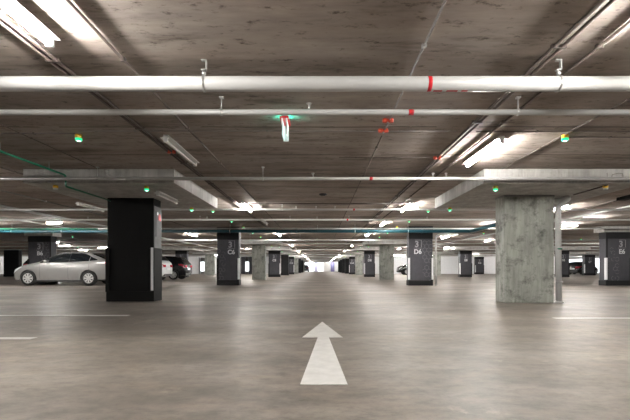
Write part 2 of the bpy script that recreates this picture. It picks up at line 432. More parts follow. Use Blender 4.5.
# ------------------------------------------------------------------ white downpipes
def downpipe(name, label, pts, r, straps):
    t = thing(name, label, 'pipe', (pts[0][0], pts[0][1], 0), 'white downpipes at columns')
    o = Vector((pts[0][0], pts[0][1], 0))
    P = [Vector(p) - o for p in pts]
    Q = [P[0]]
    for a, b, c in zip(P, P[1:], P[2:]):      # rounded elbows
        d0 = (a - b).normalized(); d1 = (c - b).normalized(); q = min(r * 2.2, (a - b).length / 2, (c - b).length / 2)
        for i in range(6):
            u = i / 5; Q.append((b + d0 * q) * (1 - u) ** 2 + b * 2 * u * (1 - u) + (b + d1 * q) * u ** 2)
    Q.append(P[-1])
    MB().tube(Q, r, 14).build('pipe_run', M_PIPE, t)
    MB().lathe([(r * 1.7, 0.0), (r * 1.7, 0.02), (r * 1.05, 0.04)], (0, 0, 0)).build('floor_collar', M_PIPE, t)
    for z, m in straps: MB().lathe([(r * 1.1, -0.014), (r * 1.18, 0), (r * 1.1, 0.014)], (0, 0, z)).build('pipe_strap', m, t)
downpipe('downpipe', 'white downpipe beside the bare concrete foreground column on the right', [(4.80, 8.12, 0), (4.78, 8.12, 1.93), (5.02, 8.12, 2.115), (5.02, 8.6, 2.10)], 0.055, [(1.08, M_GREEN), (0.42, M_STEEL), (1.55, M_STEEL)])
downpipe('downpipe', 'thin white pipe running down the right edge of column D6', [(4.70, 16.36, 0), (4.70, 16.36, 1.99), (4.86, 16.36, 2.07), (5.6, 16.36, 2.07)], 0.035, [(1.1, M_STEEL)])

# ------------------------------------------------------------------ pipes
def hanger(parent, x, z0, z1, r, clamp=True):
    m = MB().tube([(x, 0, z0), (x, 0, z1)], 0.006, 6)
    m.lathe([(r + 0.002, -0.012), (r + 0.006, -0.010), (r + 0.006, 0.010), (r + 0.002, 0.012)], (x, 0, 0), 'X', 16)
    m.box((x - 0.02, -0.02, z1 - 0.015), (x + 0.02, 0.02, z1))
    m.build('hanger', M_STEEL, parent)
def cross_pipe(label, py, y, d, mat=None, xs=None, hang=(), bands=(), heads=(), group='pipes crossing under the ceiling', name='sprinkler_pipe'):
    z = wz(py, y); x0, x1 = xs if xs else (-min(45, 0.95 * y + 6), min(45, 0.95 * y + 6))
    t = thing(name, label, 'pipe', (0, y, z), group)
    r = d / 2
    MB().tube([(x0, 0, 0), (x1, 0, 0)], r, 20 if d > 0.1 else 12).build('pipe_run', mat or M_PIPE, t)
    for x in hang: hanger(t, x, r * 0.8, CEIL - z, r)
    for x in bands: MB().lathe([(r * 1.005, -0.008 - 0.02 * r / 0.03), (r * 1.02, -0.006), (r * 1.02, 0.006), (r * 1.005, 0.008 + 0.02 * r / 0.03)], (x, 0, 0), 'X', 20).build('red_band', M_RED, t)
    for x in heads:
        m = MB().tube([(x, 0, r * 0.7), (x, 0, r + 0.05)], 0.011, 8)
        m.lathe([(0.012, r + 0.05), (0.026, r + 0.056), (0.026, r + 0.062), (0.006, r + 0.07)], (x, 0, 0), 'Z', 12)
        m.build('sprinkler_head', M_STEEL, t)
    return t, z

# the thick main in the foreground
Y1 = 3.33; z1 = wz(83.9, Y1); R1 = 0.0585
t, _ = cross_pipe('thick white main pipe with red ring crossing the whole foreground ceiling', 83.9, Y1, 2 * R1, bands=[], xs=(-7, 7))
MB().lathe([(R1 * 1.003, -0.016), (R1 * 1.02, -0.014), (R1 * 1.02, 0.014), (R1 * 1.003, 0.016)], (wx(429, Y1), 0, 0), 'X', 24).build('red_band', M_RED, t)
for a, b in ((433.2, 442), (446.2, 457.5), (461, 467.5)):     # worn red stencil marks on the underside
    rows = []
    for i in range(4):
        an = math.radians(-103 + i * 10)
        rows.append([(wx(a + (b - a) * u, Y1), (R1 + 0.001) * math.cos(an), (R1 + 0.001) * math.sin(an)) for u in (0, 0.33, 0.66, 1)])
    MB().grid(rows).build('red_stencil', M_RED, t)
for px in (204, 558.5):
    x = wx(px, Y1); zc = CEIL - z1
    m = MB()
    m.lathe([(R1 + 0.001, -0.011), (R1 + 0.005, -0.009), (R1 + 0.005, 0.009), (R1 + 0.001, 0.011)], (x, 0, 0), 'X', 24)
    m.tube([(x, 0, R1), (x, 0, R1 + 0.05)], 0.007, 8)
    m.lathe([(0.010, R1 + 0.012), (0.017, R1 + 0.018), (0.017, R1 + 0.036), (0.010, R1 + 0.042)], (x, 0, 0), 'Z', 10)
    m.box((x - 0.022, -0.015, R1 + 0.05), (x + 0.022, 0.015, R1 + 0.058))
    m.box((x + 0.014, -0.015, R1 + 0.05), (x + 0.022, 0.015, zc)); m.box((x - 0.022, -0.015, zc - 0.008), (x + 0.022, 0.015, zc))
    m.build('hanger', M_STEEL, t)
# second and third pipes
cross_pipe('thin white pipe just behind the thick foreground main', 112.3, 4.05, 0.056, xs=(-8, 8), hang=[wx(221.5, 4.05), wx(518, 4.05)], bands=[wx(411, 4.05)], heads=[wx(309, 4.05)])
cross_pipe('thin white pipe passing before the front faces of both foreground drop panels', 178.6, 6.83, 0.056, xs=(-10, 10),
           hang=[wx(263, 6.83), wx(97.5, 6.83)], bands=[wx(371, 6.83)], heads=[wx(313, 6.83), wx(433, 6.83), wx(446, 6.83)])
# small white elbow standing on it at the left
t = thing('pipe_elbow', 'white bent pipe stub in front of the left drop panel', 'pipe', (wx(107, 6.70), 6.70, wz(171, 6.7)))
MB().tube([(0, 0, 0), (0.01, 0, -0.06), (0.05, 0, -0.10), (0.14, -0.01, -0.128), (0.3, -0.01, -0.13)], 0.02, 10).build('stub', M_PIPE, t)
MB().lathe([(0.028, -0.012), (0.028, 0.012)], (0, 0, 0.0), 'Z', 12).build('mounting_flange', M_STEEL, t)
cross_pipe('added dark bar edging the lit ceiling patch just beyond the foreground drop panels', 203.6, 10.45, 0.03, M_DARKPIPE, xs=(-1.85, 2.25), hang=[], name='conduit')  # stands in for a ceiling step, added to edge the lamp's light patch
cross_pipe('white pipe crossing above the aisle beyond the drop panels, fourth from front', 209.6, 10.75, 0.05, hang=[wx(282, 10.75), wx(500, 10.75)], bands=[wx(354, 10.75)], heads=[wx(316, 10.75), wx(296, 10.75), wx(335, 10.75), wx(418, 10.75)], xs=(-11, 11))
cross_pipe('white pipe crossing midway between drop panels and teal pipe', 219.8, 13.2, 0.062, hang=[wx(290, 13.2), wx(349, 13.2), wx(200, 13.2)], heads=[wx(317, 13.2), wx(207, 13.2), wx(427, 13.2), wx(88, 13.2)], bands=[wx(347.5, 13.2)])
cross_pipe('thin white pipe running right above the teal pipe', 228.6, 16.0, 0.05, hang=[wx(230, 16.0), wx(317.5, 16)], xs=(-22, 22))
# teal pipe with a branch turning along the parking row
YT = 15.8; zt_ = wz(231.2, YT)
t = thing('teal_pipe', 'teal blue pipe crossing in front of the columns C6 and D6', 'pipe', (0, YT, zt_))
bx_ = wx(470, YT)
MB().tube([(-21, 0, 0), (bx_ - 0.14, 0, 0), (bx_ - 0.04, -0.03, 0), (bx_, -0.14, 0), (bx_, -4.3, 0)], 0.062, 14).build('pipe_run', M_TEAL, t)
for px in (62, 12, 355, 408, 150, 230): hanger(t, wx(px, YT), 0.05, CEIL - zt_, 0.062)
for x in (-18.5, -12.3, -6.4, -0.9, 4.0): MB().lathe([(0.063, -0.03), (0.072, -0.026), (0.072, 0.026), (0.063, 0.03)], (x, 0, 0), 'X', 16).build('coupling', M_TEAL, t)
t = thing('green_pipe_run', 'straight green pipe lying under the thin white pipe at far left', 'pipe', (0, 15.7, wz(229, 15.7)))
MB().tube([(-22, 0, 0), (-8.6, 0, 0)], 0.03, 10).build('pipe_run', M_GREEN, t)
for i, (py, y, d) in enumerate([(240.3, 20.2, 0.065), (243.6, 23.2, 0.05), (246.6, 27.0, 0.06), (249.6, 31.2, 0.06), (252.2, 36.0, 0.07), (254.4, 41.5, 0.08), (256.3, 47.5, 0.08)]):
    zz = wz(py, y)
    cross_pipe('white pipe crossing the far ceiling, %s one behind the teal pipe' % ORD[i], py, y, d,
               heads=[wx(317, y)] if i < 5 else [], hang=[wx(250 + 13 * i, y), wx(300 + 9 * i, y), wx(450 + 12 * i, y), wx(150 - 9 * i, y)] if i < 4 else [0.4, 9.0, -9.0])
for i, (y, d) in enumerate([(58, 0.09), (68, 0.09), (79, 0.09), (90, 0.09)]):
    cross_pipe('white pipe under the ceiling of the end passage, %s from the near end' % ORD[i].replace('nearest', 'first'), VY - 1.55 * F / y, y, d, xs=(-6.4, 6.4), hang=[-2.6, 2.9])

def long_pipe(label, x, z, y0, y1, d, mat, name='long_pipe', bx=()):
    t = thing(name, label, 'pipe', (x, y0, z), 'pipes running along the parking rows')
    MB().tube([(0, 0, 0), (0, y1 - y0, 0)], d / 2, 12).build('pipe_run', mat, t)
    y = y0 + 1.0
    while y < y1 and y < 44 and z < CEIL - 0.05:
        m = MB().tube([(0, y - y0, d / 2 * 0.8), (0, y - y0, CEIL - z)], 0.006, 6)
        m.lathe([(d / 2 + 0.001, -0.012), (d / 2 + 0.006, -0.01), (d / 2 + 0.006, 0.01), (d / 2 + 0.001, 0.012)], (0, y - y0, 0), 'Y', 14)
        m.build('hanger', M_STEEL, t); y += 3.2
    return t
long_pipe('thick white pipe slanting towards the centre above the silver sedan', -8.51, EYE + 1.67, 9.0, 40, 0.08, M_PIPE)
long_pipe('thinner white pipe left of the thick slanting one, above the silver sedan', -10.34, EYE + 1.67, 9.5, 42, 0.05, M_PIPE)
long_pipe('thin white pipe along the right parking row beyond the downpipe', 8.3, EYE + 1.67, 9.5, 40, 0.05, M_PIPE)
# green conduit at the left with its step below the drop panel
t = thing('green_conduit', 'green conduit stepping down below the left drop panel to the black column', 'pipe', (-4.34, 4.2, wz(175, 6.9)))
dz = wz(186, 6.9) - wz(175, 6.9)
MB().tube([(0, 0, 0), (0, 2.68, 0), (0, 2.71, -0.01), (0, 2.725, -0.04), (0, 2.725, dz + 0.04), (0, 2.735, dz + 0.01), (0, 2.76, dz), (0, 4.2, dz)], 0.016, 10).build('conduit_run', M_GREEN, t)
for y in (0.3, 1.3, 2.3): MB().tube([(0, y, 0.012), (0, y, CEIL - wz(175, 6.9))], 0.005, 6).build('hanger', M_STEEL, t)
MB().tube([(0, 3.4, dz + 0.012), (0, 3.4, DROP - wz(175, 6.9))], 0.005, 6).build('hanger', M_STEEL, t)

# ------------------------------------------------------------------ conduits on the soffit
def conduit(label, x, y0, y1, d, mat, n=1, gap=0.05, dz=0.0):
    z = CEIL - d / 2 - 0.004 - dz
    t = thing('conduit', label, 'conduit', (x, y0, z), 'conduits fixed along the ceiling')
    for i in range(n):
        MB().tube([(i * gap, 0, 0), (i * gap, y1 - y0, 0)], d / 2, 8).build('conduit_run', mat, t)
    y = 0.5
    while y < min(y1 - y0, 14):
        MB().box((-d, y - 0.012, -d / 2 - 0.002), ((n - 1) * gap + d, y + 0.012, CEIL - z - 0.001)).build('saddle_clip', M_STEEL if mat != M_DARKPIPE else M_DARKPIPE, t); y += 1.6
    return t
conduit('dark conduit on the ceiling right of the lit lamp in the left foreground', -1.60, 1.2, 45, 0.022, M_DARKPIPE)
conduit('brown conduit on the ceiling left of the foreground lamp row', -2.20, 1.2, 45, 0.028, M_DARKPIPE, 2, 0.055)
conduit('grey conduit leading from top centre to the two red boxes', 0.80, 1.0, 5.1, 0.018, M_GREYPIPE)
conduit('thin dark conduit continuing beyond the red boxes near the centre line', 0.80, 5.2, 45, 0.016, M_DARKPIPE)
conduit('pair of dark conduits on the ceiling left of the right lamp row', 1.80, 1.0, 48, 0.026, M_DARKPIPE, 2, 0.06)
conduit('single brown conduit tight beside the right lamp row', 2.14, 1.0, 48, 0.026, M_DARKPIPE)
conduit('faint thin conduit above the left row of green sensors', -3.77, 3.2, 6.9, 0.014, M_DARKPIPE)
conduit('thin conduit along the ceiling above the right row of green sensors', 3.12, 3.6, 6.9, 0.014, M_DARKPIPE)
conduit('dark conduit along the ceiling left of the green conduit', -5.35, 5.0, 30, 0.022, M_DARKPIPE)
conduit('thin conduit over the parking bays on the right', 7.4, 6.5, 44, 0.03, M_DARKPIPE)
conduit('pale conduit over the parking bays on the left', -6.9, 6.5, 44, 0.03, M_GREYPIPE)
def cross_conduit(label, py, x0, x1, d, mat):
    y = (CEIL - 0.01 - EYE) * F / (VY - py); z = CEIL - d / 2 - 0.003
    t = thing('conduit', label, 'conduit', ((x0 + x1) / 2, y, z), 'thin conduits crossing the ceiling'); c = (x0 + x1) / 2
    MB().tube([(x0 - c, 0, 0), (x1 - c, 0, 0)], d / 2, 8).build('conduit_run', mat, t)
    for u in (0.15, 0.5, 0.85):
        x = x0 + (x1 - x0) * u - c
        MB().box((x - 0.012, -d, -d / 2 - 0.002), (x + 0.012, d, d / 2 + 0.001)).build('saddle_clip', mat, t)
cross_conduit('dark conduit crossing the left ceiling to the nearest left sensor', 133.5, -6.5, wx(74, 5.1), 0.018, M_DARKPIPE)
cross_conduit('thin grey wire tube crossing the middle ceiling behind the exit sign', 131.2, -3.0, 1.7, 0.010, M_GREYPIPE)
cross_conduit('dark conduit crossing the right ceiling in front of the sensor', 131.5, 1.95, 7.0, 0.016, M_DARKPIPE)
cross_conduit('dark conduit running right from the nearest right sensor', 137.2, wx(569, 5.2), 7.0, 0.016, M_DARKPIPE)
cross_conduit('thin dark conduit crossing the ceiling between the two rows of lamps in mid view', 157.5, 0.3, 2.0, 0.010, M_DARKPIPE)
# conduits under the right drop panel, black duct beyond
t = thing('conduit', 'dark conduit under the right drop panel leading to its unlit sensor', 'conduit', (5.02, 7.05, DROP - 0.016))
MB().tube([(0, 0, 0), (0, 0.95, 0)], 0.012, 8).build('conduit_run', M_DARKPIPE, t)
t = thing('cable_duct', 'black duct end beside the drop panel at the right edge', 'duct', (5.95, 6.3, 2.05))
MB().box((-0.09, 0, -0.025), (0.09, 1.7, 0.035), 0.006).build('duct', M_BLACK_SHADE, t)
for y in (0.2, 1.4): MB().tube([(0, y, 0.03), (0, y, CEIL - 2.05)], 0.006, 6).build('hanger', M_STEEL, t)

# red junction boxes
jb = None
for px, py, lab in ((388, 121.5, 'pair of red junction boxes just below the second white pipe'), (383.3, 131.5, 'pair of red junction boxes on the thin cross conduit, nearer the aisle centre'),
                    (437.5, 158.5, 'red junction boxes on the dark conduit pair left of the bright right lamp'), (171.5, 152.5, 'red junction boxes beside the unlit lamp at left')):
    y = (CEIL - 0.03 - EYE) * F / (VY - py); x = wx(px, y)
    if jb is None:
        jb = thing('junction_box', lab, 'junction box', (x, y, CEIL), 'red junction boxes on the ceiling')
        for sx in (-1, 1):
            MB().lathe([(0.026, 0), (0.028, -0.012), (0.028, -0.038), (0.022, -0.043)], (sx * 0.036, 0, 0), 'Z', 14).build('box', M_ORANGE, jb)
        MB().box((-0.05, -0.012, -0.028), (0.05, 0.012, -0.002)).build('link_piece', M_ORANGE, jb)
    else: dup(jb, (x, y, CEIL), lab)

# ------------------------------------------------------------------ lamps
def make_lamp(label, length, lit, n):
    t = thing('fluorescent_lamp', label, 'lamp', (0, 0, CEIL), 'fluorescent battens under the ceiling')
    L = length / 2
    MB().prism([(-0.03, -L, 0), (0.03, -L, 0), (0.03, -L, -0.026), (0.072, -L, -0.040), (0.072, -L, -0.044), (-0.072, -L, -0.044), (-0.072, -L, -0.040), (-0.03, -L, -0.026)], (0, length, 0)).build('ceiling_housing', M_BODY, t)
    for s in (-1, 1):
        MB().box((-0.028, s * (L - 0.012) - 0.012, -0.096), (0.028, s * (L - 0.012) + 0.012, -0.040), 0.004).build('lamp_holder', M_BODY, t)
    for x in ([0] if lit else [0]):
        MB().tube([(x, -L + 0.024, -0.076), (x, L - 0.024, -0.076)], 0.0165, 10).build('tube', M_TUBE if lit else M_OFFTUBE, t)
    return t
PROTO = {}
def lamp(x, yc, label, lit=True, length=1.24, rot=0.0, z=CEIL):
    key = (lit, length)
    if key not in PROTO:
        PROTO[key] = make_lamp(label, length, lit, 1); o = PROTO[key]; o.location = (x, yc, z); o.rotation_euler = (0, 0, rot)
    else:
        o = dup(PROTO[key], (x, yc, z), label, None, rot)
    return o
for i, (y, lit) in enumerate([(2.35, 1), (5.8, 0), (11.0, 1), (14.5, 0), (19.7, 1), (24.3, 0), (29.3, 1), (33.8, 0), (38.5, 1), (47, 1), (56, 1), (66, 1), (78, 1), (90, 1)]):
    lamp(-1.97, y, '%s white fluorescent lamp, %s of the lamp row on the left of the aisle' % ('lit' if lit else 'unlit', ORD[i]), bool(lit))
for i, y in enumerate([2.3, 5.85, 11.0, 14.9, 19.8, 29.3, 38.0, 47.5, 57, 66, 77, 88]):
    lamp(2.36, y, 'lit white fluorescent lamp, %s of the lamp row on the right of the aisle' % ORD[i])
for i, (y, lit) in enumerate([(11.0, 0), (19.8, 1), (28.2, 1), (34.5, 1), (42, 1)]):
    lamp(-6.2, y, '%s lamp over the left bays, %s of its row behind the black column' % ('lit' if lit else 'unlit', ORD[i]), bool(lit))
for i, y in enumerate([11.3, 15.3, 21.2, 27, 33.5, 40, 46.5]):
    lamp(6.6, y, 'lit lamp over the right bays, %s of the row starting beside the white downpipe' % ORD[i])
lamp(-9.55, 14.6, 'short lit lamp lying crosswise above the silver sedan', True, 0.70, math.pi / 2 - 0.25)
lamp(9.25, 13.7, 'short lit lamp crosswise left of column E6, nearer of two', True, 0.66, math.pi / 2)
lamp(9.55, 15.5, 'short lit lamp crosswise left of column E6, farther of two', True, 0.70, math.pi / 2 + 0.15)
for i, y in enumerate([23.8, 31.8, 40, 47]): lamp(10.0, y, 'lit lamp near column E8, %s of a short row right of D6' % ORD[i])
for i, y in enumerate([28.5, 34, 41, 47]): lamp(-11.6, y, 'lit lamp over the parked cars at left, %s of its row' % ORD[i])
for i, (x, y) in enumerate([(-18.6, 29.6), (-17.1, 32), (-21.0, 36), (-26, 44), (-16.8, 25.5), (-24, 25)]):
    lamp(x, y, 'lit crosswise lamp above the silver sedan roof in the distance, %s' % ['leftmost of the bright pair', 'rightmost of the bright pair', 'smaller one further left', 'farthest one', 'nearer one between them', 'one beside the left edge'][i], True, 0.8, math.pi / 2)
for i, (x, y) in enumerate([(16.2, 22), (16.0, 29), (16.4, 36), (20.3, 26), (22.5, 38), (27.5, 35), (31.5, 47), (17.5, 46), (26, 46), (24, 30)]):
    lamp(x, y, 'lit crosswise lamp in the distance between the downpipe and column E6, %s in depth' % ORD[i], True, 1.24, math.pi / 2)
lamp(-3.06, 8.15, 'unlit lamp under the left drop panel beside the black column', False, 1.0, 0.0, DROP)
for i, x in enumerate([-41, -35, -29, -21, -13, 9.5, 14, 19, 24, 30, 40]):  # lamps added to wash the back walls with light
    lamp(x, 49.8, 'added crosswise fill lamp close to the white back wall, %s counted from the left end' % ORD[i].replace('nearest', 'first'), True, 1.24, math.pi / 2)
for i, x in enumerate([-4.6, -0.9, 3.1]):  # lamps added to brighten the end wall and shutter
    lamp(x, 96.4, 'added crosswise fill lamp before the far end wall, %s' % ['left one', 'middle one', 'right one before the white shutter'][i], True, 1.24, math.pi / 2)
for i, (x, y) in enumerate([(-4.9, 36.6), (5.3, 36.6), (-4.9, 45.5), (5.3, 45.2), (-8.8, 38), (8.6, 36.5), (-5.0, 29), (5.3, 29.2)]):  # hidden lamps added to lift the light in the distance
    lamp(x, y, 'added fill lamp deep in the %s bays behind the column row, %s' % ('left' if x < 0 else 'right', ['second nearest', 'farthest', 'one farther from the aisle', 'nearest'][i // 2]))
for i, (x, y) in enumerate([(-12.6, 9.0), (-13.2, 11.8), (-12.4, 14.9), (13.5, 9.0), (15.0, 13.0), (-1.97, -5.0), (2.36, -5.0), (-8, -3), (8, -3), (8.6, 4.4), (-8.4, 7.4)]):  # unseen lamps added as fill for the near floor, columns and bays
    lamp(x, y, 'added fill lamp behind or beside the viewpoint, %s of those outside the frame' % ORD[i])

# ------------------------------------------------------------------ parking sensors
def make_sensor(label, lens):
    t = thing('parking_sensor', label, 'sensor', (0, 0, 0), 'parking bay sensors')
    MB().lathe([(0.028, 0), (0.042, -0.006), (0.044, -0.044), (0.036, -0.050)], (0, 0, 0), 'Z', 18).build('ceiling_base', M_YEL, t)
    ln = MB().lathe([(0.040, -0.051), (0.043, -0.060), (0.038, -0.076), (0.028, -0.082)], (0, 0, 0), 'Z', 18).build('lens', lens, t)
    if lens is M_LED: MB().lathe([(0.030, -0.079), (0.022, -0.087), (0.008, -0.090)], (0, 0, 0), 'Z', 14).build('light_core', M_CORE, ln)
    return t
SP = {}
def sensor(x, y, z, label, lit=True):
    if lit not in SP:
        SP[lit] = make_sensor(label, M_LED if lit else M_WLENS); SP[lit].location = (x, y, z)
    else: dup(SP[lit], (x, y, z), label)
ys = [5.18, 7.22, 9.75, 11.7, 14.2, 16.4, 18.7, 21.2, 23.6, 26, 28.5, 31, 33.4, 36, 38.5, 41, 44, 47, 50]
for sgn, w, X in ((-1, 'left', -3.08), (1, 'right', 3.14)):
    for i, y in enumerate(ys):
        z = CEIL
        for k, x0, x1, yc, paint, code in COLS:
            if (x0 < 0) == (sgn < 0) and k[0] in 'CD' and k not in ('C5', 'D5', 'C6', 'D6') and yc < 60 and yc - 1.3 < y < yc + 1.65 and abs(X - (x0 + x1) / 2) < 1.34: z = DROP
        if 6.97 < y < 9.92: z = DROP
        sensor(X, y, z, 'green lit parking sensor, %s of the row along the %s side of the aisle' % (ORD[i], w))
sensor(5.05, 7.15, DROP, 'yellow sensor with white lens under the right drop panel near the edge', False)
sensor(-4.66, 7.15, DROP, 'yellow sensor with unlit lens under the left drop panel beside the green conduit', False)
sensor(4.33, 9.7, DROP, 'yellow unlit sensor under the back of the right drop panel', False)
for i, (x, y) in enumerate([(-12.8, 21), (-18.5, 31), (-13.4, 27)]): sensor(x, y, CEIL, 'green sensor light over the silver sedan, %s of three in depth' % ORD[i])
for i, (x, y) in enumerate([(14.6, 22.6), (20.5, 32), (13.2, 29), (7.7, 19)]): sensor(x, y, CEIL, 'green sensor light over the right parking bays, ' + ['just left of column E6', 'small far one above column F8', 'halfway to column F8', 'left of the concrete column'][i])

# ------------------------------------------------------------------ exit sign, smoke detector, pencil marks
ye, xe = 4.42, -0.385
t = thing('exit_sign', 'edge-lit exit sign hanging from the ceiling seen from its narrow side, green glow', 'sign', (xe, ye, CEIL))
MB().box((-0.03, 0.04, -0.052), (0.03, 0.21, 0), 0.004).build('ceiling_mount', M_GREY, t)
MB().box((-0.052, -0.01, -0.072), (0.052, 0.26, -0.050), 0.004).build('red_lamp_case', M_RED, t)
for sx in (-1, 1):
    MB().box((sx * 0.024 - 0.004, 0.0, -0.245), (sx * 0.024 + 0.004, 0.25, -0.07)).build('light_panel', M_EXITW, t)
    MB().box((sx * 0.036 - 0.004, 0.05, -0.046), (sx * 0.036 + 0.004, 0.20, -0.030)).build('green_light', M_EXITG, t)
m = MB()
m.box((-0.031, -0.006, -0.249), (-0.018, 0.0, -0.07)); m.box((0.018, -0.006, -0.249), (0.031, 0.0, -0.07)); m.box((-0.031, 0.25, -0.25), (0.031, 0.256, -0.07))
m.build('frame', M_BODY, t)
t = thing('smoke_detector', 'small dark round detector on the ceiling above the aisle centre', 'detector', (wx(323, 9.3), 9.3, CEIL))
MB().lathe([(0.085, 0), (0.09, -0.012), (0.085, -0.022)], (0, 0, 0), 'Z', 20).build('ceiling_base', M_BLACK, t)
MB().lathe([(0.07, -0.022), (0.06, -0.04), (0.03, -0.046)], (0, 0, 0), 'Z', 20).build('cap', M_TRIM, t)
yp = 6.965
t = thing('pencil_marks', 'thin pencil lines drawn on the front of the right drop panel', 'wire', (wx(615, yp), yp, wz(176.5, yp)))  # pencil marks on the panel face, built as a thin raised tube
pts = [(-0.14, 0, 0.10), (-0.14, 0, 0.02), (-0.07, 0, -0.01), (-0.05, 0, 0.07), (0.05, 0, 0.095), (0.13, 0, 0.09), (0.135, 0, 0.0)]
MB().tube([(x, y - 0.006, z - 0.04) for x, y, z in pts], 0.004, 6).build('pencil_line', M_DARKPIPE, t)

# ------------------------------------------------------------------ road markings
def fy(py): return EYE * F / (py - VY)
def fp(px, py, z=0.003): y = fy(py); return (wx(px, y), y, z)
m = MB()
for part in ([(322.3, 322), (342.9, 337.7), (302, 337.7)], [(317.7, 337.7), (328.9, 337.7), (347.7, 385), (300, 385)]):
    m.prism([fp(px, py, 0.0005) for px, py in part], (0, 0, 0.003))
tag(m.build('road_arrow', M_PAINTED), 'white straight-ahead arrow painted on the floor', 'road marking')
for x0, x1, y, lab in ((-9, -2.78, 5.9, 'white bay line on the left floor, farther and longer one'), (-9, -2.80, 3.97, 'white bay line on the left floor, nearer one at the edge'),
                       (3.23, 9, 5.58, 'white bay line painted on the floor at right below the downpipe')):
    tag(MB().box((x0, y - 0.055, 0.0005), (x1, y + 0.055, 0.0030)).build('bay_line', M_PAINTED), lab, 'road marking', 'painted bay lines')
for i, (x, y) in enumerate([(29.4, 41.0)]):
    o = thing('wheel_stop', 'small dark wheel stop on the floor at the foot of the far right charcoal column', 'wheel stop', (x, y, 0))
    MB().prism([(-0.35, 0, 0), (0.35, 0, 0), (0.33, 0.03, 0.11), (-0.33, 0.03, 0.11)], (0, 0.12, 0)).build('block', M_TRIM, o)
    MB().box((-0.2, -0.004, 0.03), (0.2, 0.012, 0.07)).build('reflector', M_STRIPE, o)

# ------------------------------------------------------------------ cars
def lerp_tab(tab, x):
    if x <= tab[0][0]: return tab[0][1]
    for (a, va), (b, vb) in zip(tab, tab[1:]):
        if x <= b: 
            u = (x - a) / (b - a); return va + (vb - va) * u
    return tab[-1][1]
SEDAN = dict(L=4.41, W=0.85,
  zt=[(0, 0.50), (0.03, 0.66), (0.12, 0.76), (0.35, 0.86), (0.9, 0.965), (1.22, 1.03), (1.5, 1.20), (1.8, 1.36), (2.1, 1.445), (2.5, 1.475), (2.9, 1.455), (3.3, 1.385), (3.65, 1.25), (3.95, 1.115), (4.2, 1.09), (4.34, 1.07), (4.38, 0.95), (4.41, 0.72)],
  zs=[(0, 0.46), (0.03, 0.60), (0.12, 0.68), (0.35, 0.78), (0.9, 0.89), (1.25, 0.945), (2.5, 0.985), (3.4, 1.02), (4.2, 1.03), (4.34, 1.02), (4.38, 0.9), (4.41, 0.68)],
  zb=[(0, 0.30), (0.15, 0.20), (0.5, 0.18), (3.9, 0.20), (4.25, 0.27), (4.41, 0.36)],
  w=[(0, 0.52), (0.04, 0.66), (0.15, 0.76), (0.4, 0.82), (0.8, 0.85), (3.6, 0.85), (4.1, 0.80), (4.33, 0.72), (4.41, 0.60)],
  wt=[(0, 0.46), (0.4, 0.66), (1.2, 0.70), (1.8, 0.60), (2.4, 0.57), (3.2, 0.56), (3.9, 0.60), (4.3, 0.62), (4.41, 0.55)],
  wheels=(0.76, 3.33), wr=0.31, ws=(1.22, 1.86), rw=(3.36, 3.92),
  side=[(1.20, 2.468, [(1.20, 0.965), (2.468, 0.995)], [(1.20, 0.985), (1.6, 1.215), (1.92, 1.345), (2.2, 1.398), (2.468, 1.415)]),
        (2.475, 3.31, [(2.475, 0.998), (3.31, 1.035)], [(2.475, 1.415), (2.85, 1.398), (3.12, 1.342), (3.31, 1.26)]),
        (3.34, 3.66, [(3.34, 1.045), (3.66, 1.085)], [(3.34, 1.235), (3.5, 1.17), (3.66, 1.10)])],
  seams=(1.26, 2.46, 3.34), handles=(2.22, 3.12), mirror=1.55)
HATCH = dict(L=3.95, W=0.84,
  zt=[(0, 0.5), (0.03, 0.68), (0.12, 0.78), (0.35, 0.88), (0.85, 0.98), (1.1, 1.05), (1.7, 1.38), (2.0, 1.46), (2.6, 1.49), (3.2, 1.46), (3.55, 1.40), (3.75, 1.15), (3.88, 1.0), (3.93, 0.85), (3.95, 0.65)],
  zs=[(0, 0.46), (0.03, 0.6), (0.12, 0.7), (0.35, 0.8), (0.85, 0.9), (1.2, 0.95), (3.5, 1.03), (3.75, 1.02), (3.88, 0.96), (3.93, 0.82), (3.95, 0.62)],
  zb=[(0, 0.3), (0.15, 0.2), (0.5, 0.18), (3.5, 0.2), (3.85, 0.28), (3.95, 0.36)],
  w=[(0, 0.52), (0.04, 0.66), (0.15, 0.76), (0.4, 0.82), (0.8, 0.84), (3.2, 0.84), (3.7, 0.80), (3.9, 0.74), (3.95, 0.64)],
  wt=[(0, 0.46), (0.4, 0.66), (1.1, 0.70), (1.7, 0.60), (2.4, 0.58), (3.4, 0.58), (3.75, 0.66), (3.9, 0.70), (3.95, 0.6)],
  wheels=(0.78, 3.24), wr=0.30, ws=(1.1, 1.76), rw=(3.50, 3.76),
  side=[(1.2, 2.2, [(1.2, 0.97), (2.2, 1.0)], [(1.2, 1.0), (1.5, 1.2), (1.8, 1.34), (2.2, 1.41)]),
        (2.28, 3.2, [(2.28, 1.0), (3.2, 1.05)], [(2.28, 1.41), (2.8, 1.40), (3.2, 1.34)])],
  seams=(1.15, 2.24, 3.2), handles=(2.05, 3.0), mirror=1.4)
def scaled(base, sx, sz, keep=0.0):
    d = {}
    for k, v in base.items():
        if k in ('zt', 'zs'): d[k] = [(a * sx, b * sz) for a, b in v]
        elif k in ('zb', 'w', 'wt'): d[k] = [(a * sx, b) for a, b in v]
        elif k == 'side': d[k] = [(a * sx, b * sx, [(p * sx, q * sz) for p, q in lo], [(p * sx, q * sz) for p, q in up]) for a, b, lo, up in v]
        elif k in ('wheels', 'ws', 'rw', 'seams', 'handles'): d[k] = tuple(q * sx for q in v)
        elif k in ('L', 'mirror'): d[k] = v * sx
        else: d[k] = v
    return d
SUV = scaled(HATCH, 1.15, 1.15); SUV['wr'] = 0.35; SUV['zb'] = [(a, b + 0.07) for a, b in SUV['zb']]

